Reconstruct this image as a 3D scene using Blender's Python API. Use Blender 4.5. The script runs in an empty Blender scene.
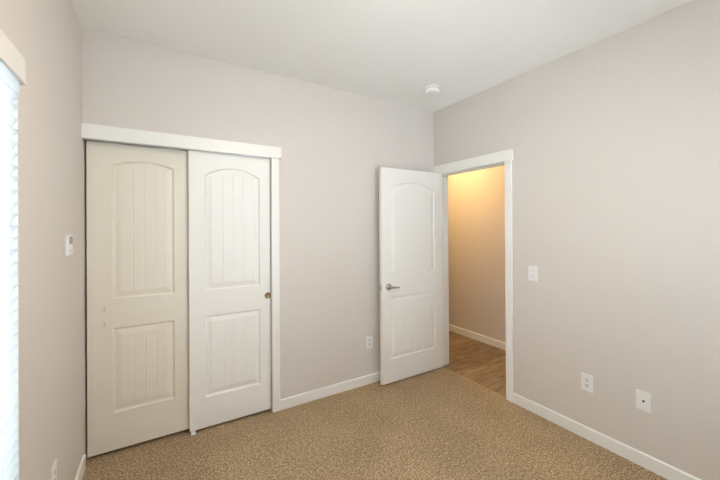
import bpy, bmesh, math
from mathutils import Vector, Matrix
from mathutils.geometry import tessellate_polygon

scene = bpy.context.scene
C = scene.collection

# ---------------------------------------------------------------- camera, world, light, exposure
YAW, PITCH, ROLL = 0.54295, 0.00256, -0.00583
fw = Vector((math.sin(YAW)*math.cos(PITCH), math.cos(YAW)*math.cos(PITCH), math.sin(PITCH)))
r0 = Vector((math.cos(YAW), -math.sin(YAW), 0)); u0 = r0.cross(fw)
rt = r0*math.cos(ROLL) + u0*math.sin(ROLL); up = -r0*math.sin(ROLL) + u0*math.cos(ROLL)
cam_data = bpy.data.cameras.new('camera'); cam = bpy.data.objects.new('camera', cam_data); C.objects.link(cam)
M = Matrix((rt, up, -fw)).transposed().to_4x4(); M.translation = Vector((-2.53623, -2.63707, 1.48116))
cam.matrix_world = M
cam_data.sensor_width = 36.0; cam_data.lens = 36.0*328.017/720.0
cam_data.shift_y = -13.196/720.0
cam_data.clip_start = 0.02
scene.camera = cam

world = bpy.data.worlds.new('overcast_sky'); scene.world = world; world.use_nodes = True
wb = world.node_tree.nodes['Background']
SKY = (0.74, 0.88, 1.0); SKY_S = 12.0
wb.inputs[0].default_value = (*SKY, 1); wb.inputs[1].default_value = SKY_S

LAMP_C = (1.0, 0.885, 0.735); HALL_C = (1.0, 0.655, 0.28)
CEIL_LAMP = 94.0      # emission strength of the bedroom fixture's glass
HALL_LAMP = 164.0      # emission strength of the hall fixture's glass

scene.view_settings.view_transform = 'Standard'
scene.view_settings.look = 'None'
scene.view_settings.exposure = 0.0
scene.view_settings.gamma = 1.0
scene.view_settings.use_curve_mapping = False
scene.cycles.use_denoising = True
scene.cycles.max_bounces = 14
scene.cycles.diffuse_bounces = 10
scene.cycles.transparent_max_bounces = 16
scene.cycles.sample_clamp_indirect = 8.0

# ---------------------------------------------------------------- dimensions
W = 2.96; H = 2.734; YF = -3.35; T = 0.11       # room width, height, front wall, wall thickness
DOOR_Y0, DOOR_Y1 = -0.863, -0.087               # doorway in right wall (between jambs)
HEAD = 2.047

# ---------------------------------------------------------------- helpers
def mat(name, colour, rough=0.5, metal=0.0, spec=0.5):
    m = bpy.data.materials.new(name); m.use_nodes = True
    b = m.node_tree.nodes['Principled BSDF']
    b.inputs['Base Color'].default_value = (*colour, 1); b.inputs['Roughness'].default_value = rough
    b.inputs['Metallic'].default_value = metal; b.inputs['Specular IOR Level'].default_value = spec
    return m

def node(m, typ, **kw):
    n = m.node_tree.nodes.new(typ)
    for k, v in kw.items(): setattr(n, k, v)
    return n

def noise_bump(m, scale, strength, distance, detail=3.0):
    nt = m.node_tree; b = nt.nodes['Principled BSDF']
    tc = node(m, 'ShaderNodeTexCoord'); nz = node(m, 'ShaderNodeTexNoise'); bp = node(m, 'ShaderNodeBump')
    nz.inputs['Scale'].default_value = scale; nz.inputs['Detail'].default_value = detail
    bp.inputs['Strength'].default_value = strength; bp.inputs['Distance'].default_value = distance
    nt.links.new(tc.outputs['Object'], nz.inputs['Vector']); nt.links.new(nz.outputs['Fac'], bp.inputs['Height'])
    nt.links.new(bp.outputs['Normal'], b.inputs['Normal'])
    return m

def emis(name, colour, strength):
    m = bpy.data.materials.new(name); m.use_nodes = True
    b = m.node_tree.nodes['Principled BSDF']
    b.inputs['Base Color'].default_value = (0.9, 0.88, 0.84, 1)
    b.inputs['Emission Color'].default_value = (*colour, 1); b.inputs['Emission Strength'].default_value = strength
    return m

def obj(name, bm, m, parent=None, loc=None, smooth=False, mats=None):
    bmesh.ops.recalc_face_normals(bm, faces=bm.faces[:])
    me = bpy.data.meshes.new(name); bm.to_mesh(me); bm.free()
    for x in (mats or [m]): me.materials.append(x)
    if smooth:
        for p in me.polygons: p.use_smooth = True
        try: me.set_sharp_from_angle(angle=math.radians(40))
        except Exception: pass
    o = bpy.data.objects.new(name, me); C.objects.link(o)
    if loc is not None: o.location = loc
    if parent is not None: o.parent = parent
    return o

def empty(name, loc, rz=0.0):
    o = bpy.data.objects.new(name, None); C.objects.link(o); o.location = loc; o.rotation_euler = (0, 0, rz)
    o.empty_display_size = 0.05
    return o

def tag(o, label, cat, group=None, kind=None):
    o['label'] = label; o['category'] = cat
    if group: o['group'] = group
    if kind: o['kind'] = kind
    return o

def struct(o, label, cat): return tag(o, label, cat, kind='structure')

def box(bm, x0, x1, y0, y1, z0, z1, bevel=0.0, seg=2):
    vs = [bm.verts.new((x, y, z)) for x in (x0, x1) for y in (y0, y1) for z in (z0, z1)]
    fs = [(0,1,3,2), (4,6,7,5), (0,4,5,1), (2,3,7,6), (0,2,6,4), (1,5,7,3)]
    faces = [bm.faces.new([vs[i] for i in f]) for f in fs]
    if bevel > 0:
        es = list({e for f in faces for e in f.edges})
        bmesh.ops.bevel(bm, geom=es, offset=bevel, segments=seg, affect='EDGES', profile=0.5)
    return bm

def B(*a, **k): return box(bmesh.new(), *a, **k)

def lathe(bm, prof, n=32, axis='Z', centre=(0,0,0)):
    """prof: list of (r, h); axis = direction of h"""
    rings = []
    def P(r, h, a):
        c, s = r*math.cos(a), r*math.sin(a)
        v = {'Z': (c, s, h), 'Y': (c, h, s), 'X': (h, c, s)}[axis]
        return tuple(v[i]+centre[i] for i in range(3))
    for r, h in prof:
        if r < 1e-6: rings.append([bm.verts.new(P(0, h, 0))])
        else: rings.append([bm.verts.new(P(r, h, 2*math.pi*k/n)) for k in range(n)])
    for a, b in zip(rings, rings[1:]):
        for k in range(n):
            k2 = (k+1) % n
            q = [a[k % len(a)], a[k2 % len(a)], b[k2 % len(b)], b[k % len(b)]]
            q2 = []
            for v in q:
                if v not in q2: q2.append(v)
            if len(q2) >= 3: bm.faces.new(q2)
    return bm

def tube(bm, pts, radii, n=12):
    """swept tube through pts with a radius per point, closed ends"""
    pts = [Vector(p) for p in pts]; rings = []
    for i, p in enumerate(pts):
        t = (pts[min(i+1, len(pts)-1)] - pts[max(i-1, 0)]).normalized()
        a = t.cross(Vector((0, 0, 1)))
        if a.length < 1e-4: a = t.cross(Vector((0, 1, 0)))
        a.normalize(); b = t.cross(a)
        rings.append([bm.verts.new(p + radii[i]*(a*math.cos(2*math.pi*k/n) + b*math.sin(2*math.pi*k/n))) for k in range(n)])
    for a, b in zip(rings, rings[1:]):
        for k in range(n): bm.faces.new([a[k], a[(k+1) % n], b[(k+1) % n], b[k]])
    bm.faces.new(rings[0]); bm.faces.new(rings[-1])
    return bm

# ---------------------------------------------------------------- materials
M_wall = noise_bump(mat('greige_wall_paint', (0.66, 0.615, 0.58), 0.6, spec=0.3), 95, 0.14, 0.004)
M_ceil = noise_bump(mat('white_ceiling_paint', (0.87, 0.865, 0.85), 0.7, spec=0.2), 80, 0.14, 0.004)
M_white = mat('white_semigloss_paint', (0.82, 0.815, 0.795), 0.38)
M_headtrim = mat('pale_greige_trim_paint', (0.79, 0.765, 0.735), 0.5)
M_door = mat('white_door_paint', (0.82, 0.815, 0.795), 0.40)
M_cdoor = mat('white_closet_door_paint', (0.82, 0.815, 0.795), 0.42)
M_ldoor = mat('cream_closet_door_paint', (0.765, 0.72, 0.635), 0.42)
M_closet = mat('closet_wall_paint', (0.55, 0.50, 0.45), 0.7)
M_plastic = mat('white_plastic', (0.80, 0.80, 0.80), 0.35)
M_insert = mat('white_plastic_insert', (0.74, 0.74, 0.745), 0.3)
M_slot = mat('dark_slot', (0.03, 0.03, 0.03), 0.6)
M_lcd = mat('grey_display', (0.20, 0.215, 0.20), 0.25)
M_nickel = mat('satin_nickel', (0.50, 0.46, 0.42), 0.28, 1.0)
M_brass = mat('antique_nickel_pull', (0.33, 0.235, 0.14), 0.42, 1.0)
M_steel = mat('zinc_plated_steel', (0.6, 0.6, 0.6), 0.4, 1.0)
M_vinyl = mat('white_vinyl', (0.82, 0.82, 0.82), 0.35)
M_scuff = mat('pale_scuff', (0.62, 0.57, 0.50), 0.6)
M_vent = mat('grey_vent_shadow', (0.45, 0.45, 0.46), 0.5)
M_lens = emis('warm_lit_glass', LAMP_C, CEIL_LAMP)
M_hlens = emis('hall_lit_glass', HALL_C, HALL_LAMP)

def slat_material():
    m = bpy.data.materials.new('white_blind_slats'); m.use_nodes = True; nt = m.node_tree
    b = nt.nodes['Principled BSDF']; b.inputs['Base Color'].default_value = (0.86, 0.87, 0.88, 1); b.inputs['Roughness'].default_value = 0.4
    tr = node(m, 'ShaderNodeBsdfTranslucent'); tr.inputs[0].default_value = (0.88, 0.90, 0.92, 1)
    mx = node(m, 'ShaderNodeMixShader'); mx.inputs[0].default_value = 0.55
    nt.links.new(b.outputs[0], mx.inputs[1]); nt.links.new(tr.outputs[0], mx.inputs[2])
    nt.links.new(mx.outputs[0], nt.nodes['Material Output'].inputs[0])
    return m
M_slat = slat_material()

def glass_material():
    m = bpy.data.materials.new('window_glass'); m.use_nodes = True; nt = m.node_tree
    nt.nodes.remove(nt.nodes['Principled BSDF'])
    t = node(m, 'ShaderNodeBsdfTransparent'); t.inputs[0].default_value = (0.95, 0.97, 0.96, 1)
    g = node(m, 'ShaderNodeBsdfGlossy'); g.inputs['Roughness'].default_value = 0.02
    f = node(m, 'ShaderNodeFresnel'); f.inputs[0].default_value = 1.45
    mx = node(m, 'ShaderNodeMixShader')
    nt.links.new(f.outputs[0], mx.inputs[0]); nt.links.new(t.outputs[0], mx.inputs[1]); nt.links.new(g.outputs[0], mx.inputs[2])
    nt.links.new(mx.outputs[0], nt.nodes['Material Output'].inputs[0])
    return m
M_glass = glass_material()

def carpet_material():
    m = mat('brown_flecked_carpet', (0.3, 0.23, 0.15), 1.0, spec=0.05); nt = m.node_tree; b = nt.nodes['Principled BSDF']
    tc = node(m, 'ShaderNodeTexCoord')
    n1 = node(m, 'ShaderNodeTexNoise'); n1.inputs['Scale'].default_value = 105; n1.inputs['Detail'].default_value = 5; n1.inputs['Roughness'].default_value = 0.8
    n2 = node(m, 'ShaderNodeTexNoise'); n2.inputs['Scale'].default_value = 2.2; n2.inputs['Detail'].default_value = 2
    vo = node(m, 'ShaderNodeTexVoronoi'); vo.inputs['Scale'].default_value = 150
    for n in (n1, n2, vo): nt.links.new(tc.outputs['Object'], n.inputs['Vector'])
    cr = node(m, 'ShaderNodeValToRGB'); e = cr.color_ramp.elements
    e[0].position = 0.37; e[0].color = (0.125, 0.082, 0.044, 1)
    e[1].position = 0.62; e[1].color = (0.88, 0.695, 0.46, 1)
    k = e.new(0.5); k.color = (0.45, 0.328, 0.20, 1)
    nt.links.new(n1.outputs['Fac'], cr.inputs[0])
    mp = node(m, 'ShaderNodeMapRange'); mp.inputs[1].default_value = 0.3; mp.inputs[2].default_value = 0.7; mp.inputs[3].default_value = 0.86; mp.inputs[4].default_value = 1.06
    nt.links.new(n2.outputs['Fac'], mp.inputs[0])
    mu = node(m, 'ShaderNodeMix', data_type='RGBA', blend_type='MULTIPLY'); mu.inputs[0].default_value = 1.0
    nt.links.new(cr.outputs[0], mu.inputs[6]); nt.links.new(mp.outputs[0], mu.inputs[7])
    n3 = node(m, 'ShaderNodeTexNoise'); n3.inputs['Scale'].default_value = 42; n3.inputs['Detail'].default_value = 2
    nt.links.new(tc.outputs['Object'], n3.inputs['Vector'])
    m3 = node(m, 'ShaderNodeMapRange'); m3.inputs[1].default_value = 0.32; m3.inputs[2].default_value = 0.68; m3.inputs[3].default_value = 0.83; m3.inputs[4].default_value = 1.14
    nt.links.new(n3.outputs['Fac'], m3.inputs[0])
    mu2 = node(m, 'ShaderNodeMix', data_type='RGBA', blend_type='MULTIPLY'); mu2.inputs[0].default_value = 1.0
    nt.links.new(mu.outputs[2], mu2.inputs[6]); nt.links.new(m3.outputs[0], mu2.inputs[7])
    nt.links.new(mu2.outputs[2], b.inputs['Base Color'])
    bp = node(m, 'ShaderNodeBump'); bp.inputs['Strength'].default_value = 0.8; bp.inputs['Distance'].default_value = 0.012
    nt.links.new(n1.outputs['Fac'], bp.inputs['Height'])
    bp2 = node(m, 'ShaderNodeBump'); bp2.inputs['Strength'].default_value = 0.4; bp2.inputs['Distance'].default_value = 0.006
    nt.links.new(vo.outputs['Distance'], bp2.inputs['Height']); nt.links.new(bp.outputs[0], bp2.inputs['Normal'])
    nt.links.new(bp2.outputs[0], b.inputs['Normal'])
    return m
M_carpet = carpet_material()

def plank_material():
    m = mat('oak_vinyl_planks', (0.3, 0.2, 0.1), 0.42); nt = m.node_tree; b = nt.nodes['Principled BSDF']
    tc = node(m, 'ShaderNodeTexCoord')
    br = node(m, 'ShaderNodeTexBrick'); br.offset = 0.37; br.squash = 1.0
    br.inputs['Scale'].default_value = 1.0; br.inputs['Mortar Size'].default_value = 0.0025; br.inputs['Bias'].default_value = 0.0
    br.inputs['Brick Width'].default_value = 1.2; br.inputs['Row Height'].default_value = 0.185
    br.inputs['Color1'].default_value = (0.23, 0.155, 0.088, 1); br.inputs['Color2'].default_value = (0.40, 0.29, 0.175, 1); br.inputs['Mortar'].default_value = (0.12, 0.075, 0.04, 1)
    mp0 = node(m, 'ShaderNodeMapping'); mp0.inputs['Location'].default_value = (0.35, 0.075, 0)
    nt.links.new(tc.outputs['Object'], mp0.inputs['Vector']); nt.links.new(mp0.outputs[0], br.inputs['Vector'])
    mp = node(m, 'ShaderNodeMapping'); mp.inputs['Scale'].default_value = (1.6, 9, 1)
    nz = node(m, 'ShaderNodeTexNoise'); nz.inputs['Scale'].default_value = 2.5; nz.inputs['Detail'].default_value = 6; nz.inputs['Distortion'].default_value = 0.8
    nt.links.new(tc.outputs['Object'], mp.inputs['Vector']); nt.links.new(mp.outputs[0], nz.inputs['Vector'])
    cr = node(m, 'ShaderNodeValToRGB'); e = cr.color_ramp.elements
    e[0].position = 0.36; e[0].color = (0.55, 0.52, 0.48, 1); e[1].position = 0.62; e[1].color = (1.1, 1.08, 1.05, 1)
    nt.links.new(nz.outputs['Fac'], cr.inputs[0])
    mu = node(m, 'ShaderNodeMix', data_type='RGBA', blend_type='MULTIPLY'); mu.inputs[0].default_value = 1.0
    nt.links.new(br.outputs['Color'], mu.inputs[6]); nt.links.new(cr.outputs[0], mu.inputs[7])
    nt.links.new(mu.outputs[2], b.inputs['Base Color'])
    return m
M_plank = plank_material()

# ---------------------------------------------------------------- room shell
CLX = -1.785                                   # right side of the closet opening
WY0, WY1, WZ0, WZ1 = -2.60, -1.062, 0.50, 2.0   # window opening in left wall
FX0, FX1, FZ0, FZ1 = -1.95, -0.25, 0.60, 2.05      # opening for an added window in the unseen front wall
bm = bmesh.new()
box(bm, -W-0.14, 0.02, YF-T, 0.0, -0.12, 0.0); box(bm, -W, CLX, 0.0, 0.72, -0.12, 0.0)
struct(obj('floor', bm, M_carpet), 'brown flecked loop carpet covering the bedroom floor', 'floor')
struct(obj('floor_hall', B(0.02, 1.12, -2.2, 3.2, -0.12, -0.004), M_plank), 'oak coloured plank floor of the hall beyond the doorway', 'floor')
struct(obj('ceiling', B(-W-0.14, T, YF-T, T, H, H+0.12), M_ceil), 'white textured ceiling of the bedroom', 'ceiling')
struct(obj('ceiling_hall', B(T, 1.12, -2.2, 3.2, H, H+0.12), M_ceil), 'ceiling of the hall beyond the open doorway', 'ceiling')

bm = bmesh.new()                                # left wall with the window hole
for a in ((YF-T, WY0, 0, H), (WY1, 0.83, 0, H), (WY0, WY1, 0, WZ0), (WY0, WY1, WZ1, H)):
    box(bm, -W-0.14, -W, a[0], a[1], a[2], a[3])
struct(obj('wall_left', bm, M_wall), 'greige wall holding the bright window and thermostat', 'wall')
bm = bmesh.new()                                # back wall with the closet hole
box(bm, CLX, 0.0, 0.0, T, 0, H); box(bm, -W, CLX, 0.0, T, HEAD+0.022, H)
struct(obj('wall_back', bm, M_wall), 'greige wall with the sliding closet doors and one outlet', 'wall')
bm = bmesh.new()                                # right wall with the doorway
box(bm, 0, T, YF-T, DOOR_Y0-0.018, 0, H); box(bm, 0, T, DOOR_Y1+0.018, T, 0, H); box(bm, 0, T, DOOR_Y0-0.018, DOOR_Y1+0.018, HEAD+0.01, H)
box(bm, 0, T, T, 3.2, 0, H)
struct(obj('wall_right', bm, M_wall), 'greige wall with the doorway to the hall, a switch and two wall plates', 'wall')
bm = bmesh.new()
for a in ((-W, FX0, 0, H), (FX1, 0, 0, H), (FX0, FX1, 0, FZ0), (FX0, FX1, FZ1, H)): box(bm, a[0], a[1], YF-0.14, YF, a[2], a[3])
struct(obj('wall_front', bm, M_wall), 'greige wall behind the camera', 'wall')
struct(obj('wall_hall', B(1.0, 1.12, -2.2, 3.2, 0, H), M_wall), 'warmly lit hall wall seen through the open doorway', 'wall')
bm = bmesh.new(); box(bm, T, 1.0, 3.1, 3.2, 0, H); box(bm, T, 1.0, -2.2, -2.1, 0, H)
struct(obj('wall_hall_end', bm, M_wall), 'end walls closing the hall beyond the doorway', 'wall')
bm = bmesh.new(); box(bm, -W, -1.5, 0.72, 0.83, 0, H); box(bm, CLX+0.018, -1.5, T, 0.72, 0, H); box(bm, -W, CLX+0.018, T, 0.72, 2.45, 2.55)
struct(obj('wall_closet', bm, M_closet), 'plain inside walls of the closet behind the sliding doors', 'wall')

# baseboards: flat board with an eased top edge
def base_profile(bm, axis, a0, a1, face, wall, h=0.083):
    """axis 'x': runs along x, face/wall are y; axis 'y': runs along y, face/wall are x"""
    prof = [(wall, 0), (face, 0), (face, h-0.006), (face+(wall-face)*0.35, h-0.001), (wall, h)]
    ends = []
    for a in (a0, a1):
        ends.append([bm.verts.new((a, p, z) if axis == 'x' else (p, a, z)) for p, z in prof])
    n = len(prof)
    for i in range(n): bm.faces.new([ends[0][i], ends[0][(i+1) % n], ends[1][(i+1) % n], ends[1][i]])
    bm.faces.new(ends[0]); bm.faces.new(ends[1])
    return bm
CO = -1.719                                     # closet casing outer edge
DC0, DC1 = -0.930, -0.868                       # door casing (strike side)
struct(obj('baseboard_back', base_profile(bmesh.new(), 'x', CO, -0.0, -0.013, 0.0), M_white), 'white baseboard between the closet casing and the corner behind the door', 'baseboard')
struct(obj('baseboard_right', base_profile(bmesh.new(), 'y', YF+0.013, DC0, -0.013, 0.0), M_white), 'white baseboard below the light switch and two wall plates', 'baseboard')
struct(obj('baseboard_left', base_profile(bmesh.new(), 'y', YF+0.013, -0.002, -W+0.013, -W), M_white), 'short white baseboard at the foot of the thermostat wall', 'baseboard')
struct(obj('baseboard_front', base_profile(bmesh.new(), 'x', -W, -0.0, YF+0.013, YF), M_white), 'white baseboard on the wall behind the camera', 'baseboard')
bm = base_profile(bmesh.new(), 'y', -2.1, 3.1, 1.0-0.013, 1.0, 0.088)
bmesh.ops.translate(bm, verts=bm.verts, vec=(0, 0, -0.004))
struct(obj('baseboard_hall', bm, M_white), 'baseboard running along the far hall wall', 'baseboard')

# closet trim
struct(obj('trim_1', B(-W, -1.703, -0.027, 0.0, HEAD, HEAD+0.090, bevel=0.002), M_white), 'white header board across the top of the closet opening', 'trim')
struct(obj('trim_2', B(-1.781, CO, -0.018, 0.0, 0.0, HEAD, bevel=0.0025), M_white), 'white upright casing on the right side of the closet', 'trim')
bm = bmesh.new(); box(bm, CLX, CLX+0.0179, 0.0005, T, 0, HEAD+0.02, bevel=0.001); box(bm, -W, CLX, 0.001, T, HEAD+0.008, HEAD+0.0219)
struct(obj('trim_3', bm, M_white), 'white jamb lining the closet opening', 'trim')
bm = bmesh.new()                                # double track below the closet head jamb
box(bm, -W, CLX, 0.012, 0.095, HEAD+0.004, HEAD+0.008); box(bm, -W, CLX, 0.0, 0.004, HEAD-0.004, HEAD+0.008)
tag(obj('sliding_door_track', bm, M_steel), 'thin metal track hidden under the closet header', 'track')

# entry door trim
struct(obj('trim_4', B(-0.024, 0.0, -0.942, -0.001, HEAD-0.004, HEAD+0.088, bevel=0.002), M_white), 'white header board above the doorway', 'trim')
struct(obj('trim_5', B(-0.018, 0.0, DC0, DC1, 0.0, HEAD-0.004, bevel=0.003), M_white), 'white upright casing between doorway and light switch', 'trim')
struct(obj('trim_6', B(-0.018, 0.0, -0.082, -0.022, 0.0, HEAD-0.004, bevel=0.003), M_white), 'white upright casing in the corner behind the door hinges', 'trim')
bm = bmesh.new()
box(bm, 0.0005, T+0.002, DOOR_Y0-0.0179, DOOR_Y0, 0, HEAD+0.0099, bevel=0.001); box(bm, 0.0005, T+0.002, DOOR_Y1, DOOR_Y1+0.0179, 0, HEAD+0.0099, bevel=0.001)
box(bm, 0.0005, T+0.002, DOOR_Y0, DOOR_Y1, HEAD-0.008, HEAD+0.0099)
for y0, y1 in ((DOOR_Y0, DOOR_Y0+0.011), (DOOR_Y1-0.011, DOOR_Y1)): box(bm, 0.04, 0.075, y0, y1, 0, HEAD-0.008, bevel=0.002)
box(bm, 0.04, 0.075, DOOR_Y0+0.011, DOOR_Y1-0.011, HEAD-0.019, HEAD-0.008, bevel=0.002)
struct(obj('trim_7', bm, M_white), 'white jamb and stop lining the open doorway', 'trim')
bm = bmesh.new()
box(bm, T, T+0.018, DC0, DC1, 0, HEAD-0.004, bevel=0.003); box(bm, T, T+0.018, -0.082, -0.022, 0, HEAD-0.004, bevel=0.003); box(bm, T, T+0.02, -0.942, -0.01, HEAD-0.004, HEAD+0.088, bevel=0.002)
struct(obj('trim_8', bm, M_white), 'casing on the hall side of the doorway', 'trim')

# ---------------------------------------------------------------- panelled doors
def door_geometry(w, h, th, panels):
    """leaf lying in x 0..w, z 0..h, front at y=0 facing -y, back at y=th.
       panels: list of dict(x0,x1,z0,z1,rise,grooves). Returns slab bmesh and one bmesh per panel face."""
    N = 40
    RING = [(0.0, 0.0), (0.003, 0.0035), (0.008, 0.0100), (0.012, 0.0115), (0.017, 0.0112), (0.046, 0.0040), (0.050, 0.0036)]
    def cols(p, d):
        x0, x1 = p['x0']+d, p['x1']-d; return x0, x1
    def ts(p):
        xi0, xi1 = cols(p, RING[-1][0]); t = {round(i/N, 5): 0.0 for i in range(N+1)}
        g = p['grooves']
        for k in range(1, g+1):
            xc = k/(g+1)
            for dx, dep in ((-0.0035, 0.0), (-0.0007, 0.0016), (0.0007, 0.0016), (0.0035, 0.0)):
                t[round(xc+dx/(xi1-xi0), 5)] = dep
        for k in range(1, g+1):                          # drop regular samples inside a groove
            xc = k/(g+1); hw = 0.0036/(xi1-xi0)
            for q in [q for q in t if abs(q-xc) < hw and t[q] == 0.0 and abs(abs(q-xc)-0.0035/(xi1-xi0)) > 2e-5]: t.pop(q)
        return sorted(t.items())
    def top(p, x, d):
        xm = (p['x0']+p['x1'])/2; hw = (p['x1']-p['x0'])/2
        return p['z1'] + p['rise']*(1-((x-xm)/hw)**2) - d
    def loops(p, sgn, y0):
        T_ = ts(p); out = []
        for d, dep in RING:
            x0, x1 = cols(p, d)
            last = d == RING[-1][0]
            bot = []; tp = []
            for t, g in T_:
                x = x0+(x1-x0)*t; dd = dep + (g if last else 0)
                bot.append((x, y0+sgn*dd, p['z0']+d)); tp.append((x, y0+sgn*dd, top(p, x, d)))
            out.append((bot, tp))
        return out
    slab = bmesh.new(); pan = []
    for sgn, y0 in ((1, 0.0), (-1, th)):
        outer = [(0, 0), (w, 0), (w, h), (0, h)]
        polys = [[Vector((x, z, 0)) for x, z in outer]]
        for p in panels:
            L = loops(p, sgn, y0); bot, tp = L[0]
            polys.append([Vector((a[0], a[2], 0)) for a in bot] + [Vector((a[0], a[2], 0)) for a in reversed(tp)])
            b = bmesh.new(); V = [([b.verts.new(a) for a in bo], [b.verts.new(a) for a in t2]) for bo, t2 in L]
            n = len(bot)
            for (b0, t0), (b1, t1) in zip(V, V[1:]):
                for i in range(n-1):
                    b.faces.new([b0[i], b0[i+1], b1[i+1], b1[i]]); b.faces.new([t0[i], t1[i], t1[i+1], t0[i+1]])
                b.faces.new([b0[0], b1[0], t1[0], t0[0]]); b.faces.new([b0[-1], t0[-1], t1[-1], b1[-1]])
            b0, t0 = V[-1]
            for i in range(n-1): b.faces.new([b0[i], b0[i+1], t0[i+1], t0[i]])
            pan.append(b)
        flat = [v for pl in polys for v in pl]
        vs = [slab.verts.new((v.x, y0, v.y)) for v in flat]
        for tri in tessellate_polygon(polys):
            try: slab.faces.new([vs[i] for i in tri])
            except ValueError: pass
        if sgn == 1: f4 = vs[:4]
        else: b4 = vs[:4]
    for i in range(4): slab.faces.new([f4[i], f4[(i+1) % 4], b4[(i+1) % 4], b4[i]])
    return slab, pan

def make_door(name, w, h, th, panels, m, loc, rz, label, cat):
    slab, pan = door_geometry(w, h, th, panels)
    d = obj(name, slab, m); d.location = loc; d.rotation_euler = (0, 0, rz)
    struct(d, label, cat)
    for b in pan: obj('panel', b, m, d)
    return d

# left closet door, hung on the rear track
LW = 0.610
left = make_door('door_1', LW, 2.023, 0.035,
    [dict(x0=0.130, x1=0.487, z0=0.245, z1=0.803, rise=0.0, grooves=3), dict(x0=0.130, x1=0.487, z0=0.995, z1=1.885, rise=0.034, grooves=3)],
    M_ldoor, (-2.949, 0.060, 0.024), 0, 'left sliding closet door, recessed behind the other, next to the thermostat wall', 'closet door')
# right closet door, hung on the front track
RW = 0.605
right = make_door('door_2', RW, 2.023, 0.035,
    [dict(x0=0.105, x1=0.503, z0=0.220, z1=0.815, rise=0.0, grooves=3), dict(x0=0.105, x1=0.503, z0=1.003, z1=1.856, rise=0.062, grooves=3)],
    M_cdoor, (-2.371, 0.016, 0.022), 0, 'sliding closet door in front, with a round finger pull near its right edge', 'closet door')
# finger pull (recessed cup) at the right edge of the front door
bm = lathe(bmesh.new(), [(0.0, -0.0006), (0.015, -0.0008), (0.0185, -0.0022), (0.0225, -0.0042), (0.0250, -0.0022), (0.0252, 0.0005)], 28, 'Y', (0.563, 0.0, 0.917))
fp = obj('finger_pull', bm, M_brass, right, smooth=True); fp['label'] = 'round bronze finger pull'
# pale marks left on the left door's stile
for z in (0.935, 0.835):
    bm = B(0.084, 0.094, -0.0006, 0.0, z-0.017, z+0.014, bevel=0.0002, seg=1)
    s = obj('scuff_mark', bm, M_scuff, left)
# roller hangers at the top of the left door
for x in (0.10, 0.44):
    bm = B(x, x+0.07, 0.004, 0.008, 2.0, 2.045); box(bm, x+0.005, x+0.065, 0.003, 0.030, 2.028, 2.031)
    hg = obj('roller_hanger', bm, M_steel, left)
# floor guide under the meeting edges
gd = empty('floor_guide', (-2.352, 0.055, 0.0))
tag(gd, 'small white plastic guide on the carpet where the two closet doors meet', 'door guide')
obj('base_plate', B(-0.012, 0.022, -0.052, 0.052, 0.0, 0.006, bevel=0.002), M_plastic, gd)
for y in (-0.050, -0.0015, 0.044): obj('guide_fin', B(-0.010, 0.016, y, y+0.005, 0.005, 0.034, bevel=0.001), M_plastic, gd)

# entry door, opened to lie almost along the closet wall
EW = 0.778
entry = make_door('door_3', EW, 2.030, 0.035,
    [dict(x0=0.102, x1=0.670, z0=0.218, z1=0.806, rise=0.0, grooves=4), dict(x0=0.102, x1=0.670, z0=1.012, z1=1.842, rise=0.066, grooves=4)],
    M_door, (-0.790, -0.130, 0.015), 0, 'white panelled bedroom door with a lever handle, standing open beside the hall doorway', 'door')
# lever handles, both faces
for s, y in ((1, 0.0), (-1, 0.035)):
    lev = bmesh.new()
    lathe(lev, [(0.0, 0.0), (0.0325, 0.0), (0.0325, -0.004*s), (0.030, -0.008*s), (0.016, -0.011*s), (0.013, -0.014*s), (0.012, -0.038*s), (0.0, -0.040*s)], 28, 'Y', (0.078, y, 0.906))
    hd = obj('rosette', lev, M_nickel, entry, smooth=True)
    hd['label'] = 'satin nickel rose'
    lb = bmesh.new()
    tube(lb, [(0.072, y-0.040*s, 0.906), (0.084, y-0.044*s, 0.907), (0.105, y-0.046*s, 0.9065), (0.135, y-0.047*s, 0.903), (0.160, y-0.046*s, 0.899), (0.174, y-0.043*s, 0.898)],
         [0.0105, 0.012, 0.010, 0.0085, 0.008, 0.006], 12)
    lv = obj('lever', lb, M_nickel, hd, smooth=True); lv['label'] = 'satin nickel lever'
bm = B(-0.0012, 0.0, 0.006, 0.029, 0.878, 0.935, bevel=0.0004, seg=1)
lp = obj('latch_plate', bm, M_nickel, entry); lp['label'] = 'metal latch plate'
obj('latch_bolt', B(-0.011, -0.001, 0.011, 0.024, 0.898, 0.914, bevel=0.003), M_nickel, lp)
for z in (0.22, 1.02, 1.80):
    bm = bmesh.new(); lathe(bm, [(0.0, -0.045), (0.006, -0.045), (0.006, 0.045), (0.0, 0.045)], 12, 'Z', (EW+0.004, 0.042, z))
    box(bm, EW-0.0, EW+0.002, 0.004, 0.040, z-0.045, z+0.045)
    obj('hinge', bm, M_nickel, entry, smooth=True)

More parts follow.
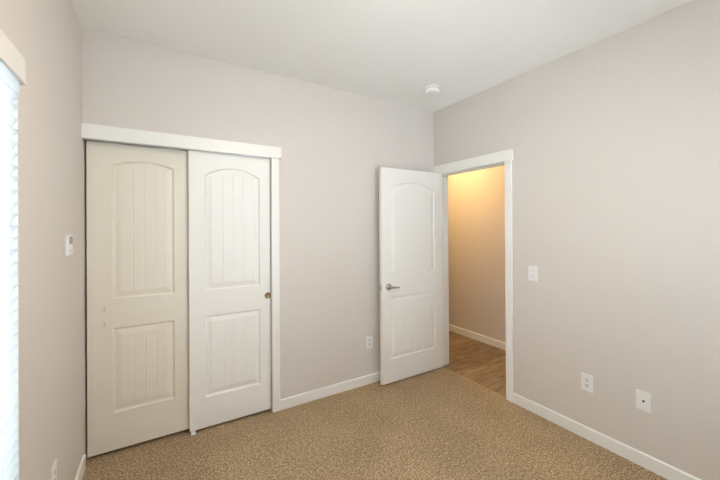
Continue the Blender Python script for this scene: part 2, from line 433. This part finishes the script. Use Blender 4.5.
# ---------------------------------------------------------------- windows and blinds
def build_window(frame, a0, a1, c0, c1, wname, wl, t1, t2, wd, bll, tilt_deg):
    """frame maps a wall-local space (room on +x, wall plane x=0, along y) into the room"""
    wf = bmesh.new()
    fx0, fx1 = -0.125, -0.075
    for a in ((a0, a0+0.05, c0, c1), (a1-0.05, a1, c0, c1), (a0+0.05, a1-0.05, c0, c0+0.05), (a0+0.05, a1-0.05, c1-0.05, c1)):
        box(wf, fx0, fx1, *a, bevel=0.003)
    win = struct(obj(wname, wf, M_vinyl), wl, 'window')
    ym = (a0+a1)/2
    obj('mullion', B(fx0+0.005, fx1-0.005, ym-0.03, ym+0.03, c0+0.05, c1-0.05, bevel=0.003), M_vinyl, win)
    for p0, p1 in ((a0+0.05, ym-0.03), (ym+0.03, a1-0.05)):
        obj('pane', B(fx0+0.020, fx0+0.024, p0, p1, c0+0.05, c1-0.05), M_glass, win)
    bm = bmesh.new()
    box(bm, 0.0, 0.012, a0-0.030, a1+0.030, c1+0.006, c1+0.084, bevel=0.002)
    box(bm, 0.0, 0.016, a0-0.032, a1+0.032, c1-0.008, c1+0.006, bevel=0.003)
    h1 = struct(obj(t1, bm, M_headtrim), 'white head trim above the '+wd, 'trim')
    h2 = struct(obj(t2, B(-0.07, 0.03, a0-0.04, a1+0.04, c0-0.02, c0, bevel=0.004), M_white), 'white sill board below the '+wd, 'trim')

    bl = empty('window_blind', (-0.007, ym, c1))
    tag(bl, bll, 'blind')
    lr = bmesh.new()                                  # white liner of the window reveal
    for b in ((a0, a0+0.004, c0, c1), (a1-0.004, a1, c0, c1), (a0+0.004, a1-0.004, c1-0.004, c1)): box(lr, fx1, -0.0005, *b)
    obj('reveal_liner', lr, M_white, win)
    hl = (a1-a0)/2-0.008
    obj('head_rail', B(-0.028, 0.014, -hl, hl, -0.060, -0.006, bevel=0.003), M_slat, bl)
    sl = bmesh.new(); zt = -0.085; nsl = round((c1-c0-0.099)/0.0395); pitch = (c1-c0-0.0985)/nsl; tilt = math.radians(tilt_deg)
    for i in range(nsl):
        zc = zt - i*pitch; pr = []
        for k in range(7):
            u = -0.024 + 0.048*k/6; crown = 0.003*(1-(u/0.024)**2)
            x = u*math.cos(tilt) - crown*math.sin(tilt)*-1; z = -u*math.sin(tilt) + crown*math.cos(tilt)
            pr.append((x, z))
        up_ = [[sl.verts.new((x, y, zc+z+0.0013)) for x, z in pr] for y in (-hl, hl)]
        dn_ = [[sl.verts.new((x, y, zc+z-0.0013)) for x, z in pr] for y in (-hl, hl)]
        for k in range(6):
            sl.faces.new([up_[0][k], up_[0][k+1], up_[1][k+1], up_[1][k]]); sl.faces.new([dn_[0][k], dn_[1][k], dn_[1][k+1], dn_[0][k+1]])
            for e in (0, 1): sl.faces.new([up_[e][k], dn_[e][k], dn_[e][k+1], up_[e][k+1]])
        for k in (0, 6): sl.faces.new([up_[0][k], up_[1][k], dn_[1][k], dn_[0][k]])
    obj('slats', sl, M_slat, bl)
    zb = zt - nsl*pitch
    obj('bottom_rail', B(-0.022, 0.022, -hl, hl, zb-0.012, zb+0.008, bevel=0.003), M_slat, bl)
    for y in (-hl+0.18, 0.0, hl-0.18):
        bm = bmesh.new()
        for x in (-0.0235, 0.0235): box(bm, x-0.0007, x+0.0007, y-0.0015, y+0.0015, zb, -0.058)
        obj('ladder_cord', bm, M_slat, bl)

    for o in (win, h1, h2, bl): o.matrix_world = frame @ Matrix.LocRotScale(o.location, None, None)
build_window(Matrix.Translation((-W, 0, 0)), WY0, WY1, WZ0, WZ1, 'window_1', 'bright window behind white blinds in the left wall',
             'trim_9', 'trim_10', 'window beside the thermostat', 'white horizontal slatted blind hanging in the bright window left of the thermostat', -62)
build_window(Matrix.Translation((0, YF, 0)) @ Matrix.Rotation(math.pi/2, 4, 'Z'), -FX1, -FX0, FZ0, FZ1, 'added_window_2', 'unseen window added behind the camera to light the closet wall',
             'trim_11', 'trim_12', 'added window behind the camera', 'white horizontal slatted blind in the added window, out of view', -22)  # unseen window, added to brighten the back wall and closet doors

# ---------------------------------------------------------------- wall plates
def plate(name, loc, rz, label, cat, kind, group=None, w=0.076, h=0.120):
    """plate lying in local x/z, facing local -y"""
    r = empty(name, loc, rz); tag(r, label, cat, group)
    obj('cover_plate', B(-w/2, w/2, -0.0055, 0.0, -h/2, h/2, bevel=0.003), M_plastic, r)
    if kind == 'duplex':
        for s in (1, -1):
            rc = obj('receptacle', B(-0.0165, 0.0165, -0.0075, -0.005, s*0.0195-0.0135, s*0.0195+0.0135, bevel=0.0012), M_insert, r)
            b = bmesh.new(); zc = s*0.0195
            box(b, -0.0078, -0.0052, -0.0080, -0.0072, zc-0.001, zc+0.008); box(b, 0.0052, 0.0078, -0.0080, -0.0072, zc-0.001, zc+0.008)
            lathe(b, [(0.0, -0.0080), (0.0032, -0.0080), (0.0032, -0.0072), (0.0, -0.0072)], 12, 'Y', (0, 0, zc-0.0075))
            obj('slots', b, M_slot, rc)
        obj('screw', lathe(bmesh.new(), [(0.0, -0.0068), (0.003, -0.0062), (0.0032, -0.005)], 12, 'Y'), M_insert, r)
    elif kind == 'switch':
        t = obj('rocker', B(-0.0165, 0.0165, -0.0075, -0.005, -0.033, 0.033, bevel=0.0012), M_insert, r)
        b = bmesh.new(); box(b, -0.0055, 0.0055, -0.016, -0.007, -0.004, 0.010, bevel=0.002); obj('toggle', b, M_plastic, r)
    elif kind == 'coax':
        b = lathe(bmesh.new(), [(0.0, -0.015), (0.0022, -0.015), (0.0045, -0.013), (0.0048, -0.006), (0.0066, -0.006), (0.0066, -0.005)], 16, 'Y')
        c = obj('coax_jack', b, M_slot, r, smooth=True); c['label'] = 'dark round cable jack'
        for s in (1, -1): obj('screw', lathe(bmesh.new(), [(0.0, -0.0068), (0.003, -0.0062), (0.0032, -0.005)], 12, 'Y', (0, 0, s*0.048)), M_insert, r)
    return r
plate('light_switch', (0.0, -1.107, 1.106), -math.pi/2, 'white light switch plate on the wall beside the doorway casing', 'light switch', 'switch')
plate('wall_outlet', (0.0, -1.492, 0.392), -math.pi/2, 'white outlet low on the wall, between light switch and cable jack plate', 'outlet', 'duplex', 'wall outlets')
plate('cable_jack_plate', (0.0, -1.805, 0.404), -math.pi/2, 'white wall plate with one dark round cable jack at its centre', 'wall plate', 'coax')
plate('wall_outlet', (-0.848, 0.0, 0.391), 0.0, 'white outlet between the closet and the open door', 'outlet', 'duplex', 'wall outlets')
plate('wall_outlet', (-W, -0.655, 0.366), math.pi/2, 'white outlet low on the thermostat wall, cut by the bottom of the photo', 'outlet', 'duplex', 'wall outlets')

# thermostat on the left wall
th = empty('thermostat', (-W, -0.408, 1.400), math.pi/2)
tag(th, 'small white thermostat with grey display on the wall between window and closet', 'thermostat')
obj('body', B(-0.048, 0.048, -0.019, -0.003, -0.052, 0.054, bevel=0.004), M_plastic, th)
obj('mounting_plate', B(-0.044, 0.044, -0.0035, 0.0, -0.056, 0.050, bevel=0.001), M_insert, th)
ds = obj('display', B(-0.034, 0.034, -0.0198, -0.0185, 0.006, 0.044, bevel=0.0004, seg=1), M_lcd, th); ds['label'] = 'grey display'
for x in (-0.02, 0.012): obj('button', B(x-0.008, x+0.008, -0.0205, -0.0185, -0.032, -0.022, bevel=0.001), M_insert, th)

# smoke detector on the ceiling
sd = empty('smoke_detector', (-0.455, -0.455, H))
tag(sd, 'round white smoke detector on the ceiling near the corner above the door', 'smoke detector')
obj('base_plate', lathe(bmesh.new(), [(0.0, 0.0), (0.068, 0.0), (0.068, -0.008), (0.062, -0.010), (0.0, -0.010)], 40), M_plastic, sd, smooth=True)
obj('body', lathe(bmesh.new(), [(0.0, -0.009), (0.062, -0.010), (0.064, -0.036), (0.058, -0.048), (0.030, -0.055), (0.0, -0.056)], 40), M_plastic, sd, smooth=True)
bm = bmesh.new(); lathe(bm, [(0.0628, -0.016), (0.0640, -0.016), (0.0640, -0.021), (0.0628, -0.021)], 40)
obj('vent_ring', bm, M_vent, sd)
obj('test_button', lathe(bmesh.new(), [(0.0, -0.0585), (0.009, -0.058), (0.010, -0.053)], 20, 'Z', (0.02, 0.0, 0)), M_insert, sd, smooth=True)

# hanging-bowl ceiling lamps (bedroom fixture just above the frame, hall fixture)
def lamp(loc, lens, label, r=0.165, drop=0.20):
    o = empty('ceiling_light', loc); tag(o, label, 'ceiling light')
    obj('canopy', lathe(bmesh.new(), [(0.0, 0.0), (0.065, 0.0), (0.065, -0.012), (0.050, -0.024), (0.0, -0.026)], 32), M_nickel, o, smooth=True)
    obj('stem', lathe(bmesh.new(), [(0.0, -0.024), (0.008, -0.024), (0.008, -drop-0.075), (0.0, -drop-0.075)], 16), M_nickel, o, smooth=True)
    obj('pan', lathe(bmesh.new(), [(0.0, -drop+0.016), (r+0.010, -drop+0.016), (r+0.012, -drop+0.010), (r+0.012, -drop-0.006), (r+0.002, -drop-0.006), (r+0.002, -drop+0.004), (0.0, -drop+0.004)], 40), M_white, o, smooth=True)  # opaque pan added to hold back uplight on the ceiling
    out = [(0.0, -drop+0.002), (r, -drop+0.002), (r, -drop), (r*0.97, -drop-0.022), (r*0.82, -drop-0.050), (r*0.52, -drop-0.072), (r*0.2, -drop-0.082), (0.0, -drop-0.083)]
    obj('glass_shade', lathe(bmesh.new(), out, 40), lens, o, smooth=True)
    obj('finial', lathe(bmesh.new(), [(0.012, -drop-0.082), (0.012, -drop-0.088), (0.006, -drop-0.100), (0.0, -drop-0.103)], 16), M_nickel, o, smooth=True)
lamp((-1.74, -1.76, H), M_lens, 'frosted glass bowl ceiling light at the middle of the bedroom ceiling')
hl_ = empty('ceiling_light', (0.40, 0.42, H)); tag(hl_, 'round drum ceiling light of the hall beyond the doorway', 'ceiling light')
obj('drum', lathe(bmesh.new(), [(0.0, 0.0), (0.125, 0.0), (0.125, -0.060), (0.121, -0.062), (0.119, -0.060), (0.119, -0.004), (0.0, -0.004)], 40), M_nickel, hl_, smooth=True)  # opaque side shaped to keep lamplight off the upper hall wall
obj('diffuser', lathe(bmesh.new(), [(0.0, -0.048), (0.1185, -0.048), (0.1185, -0.056), (0.0, -0.056)], 40), M_hlens, hl_)
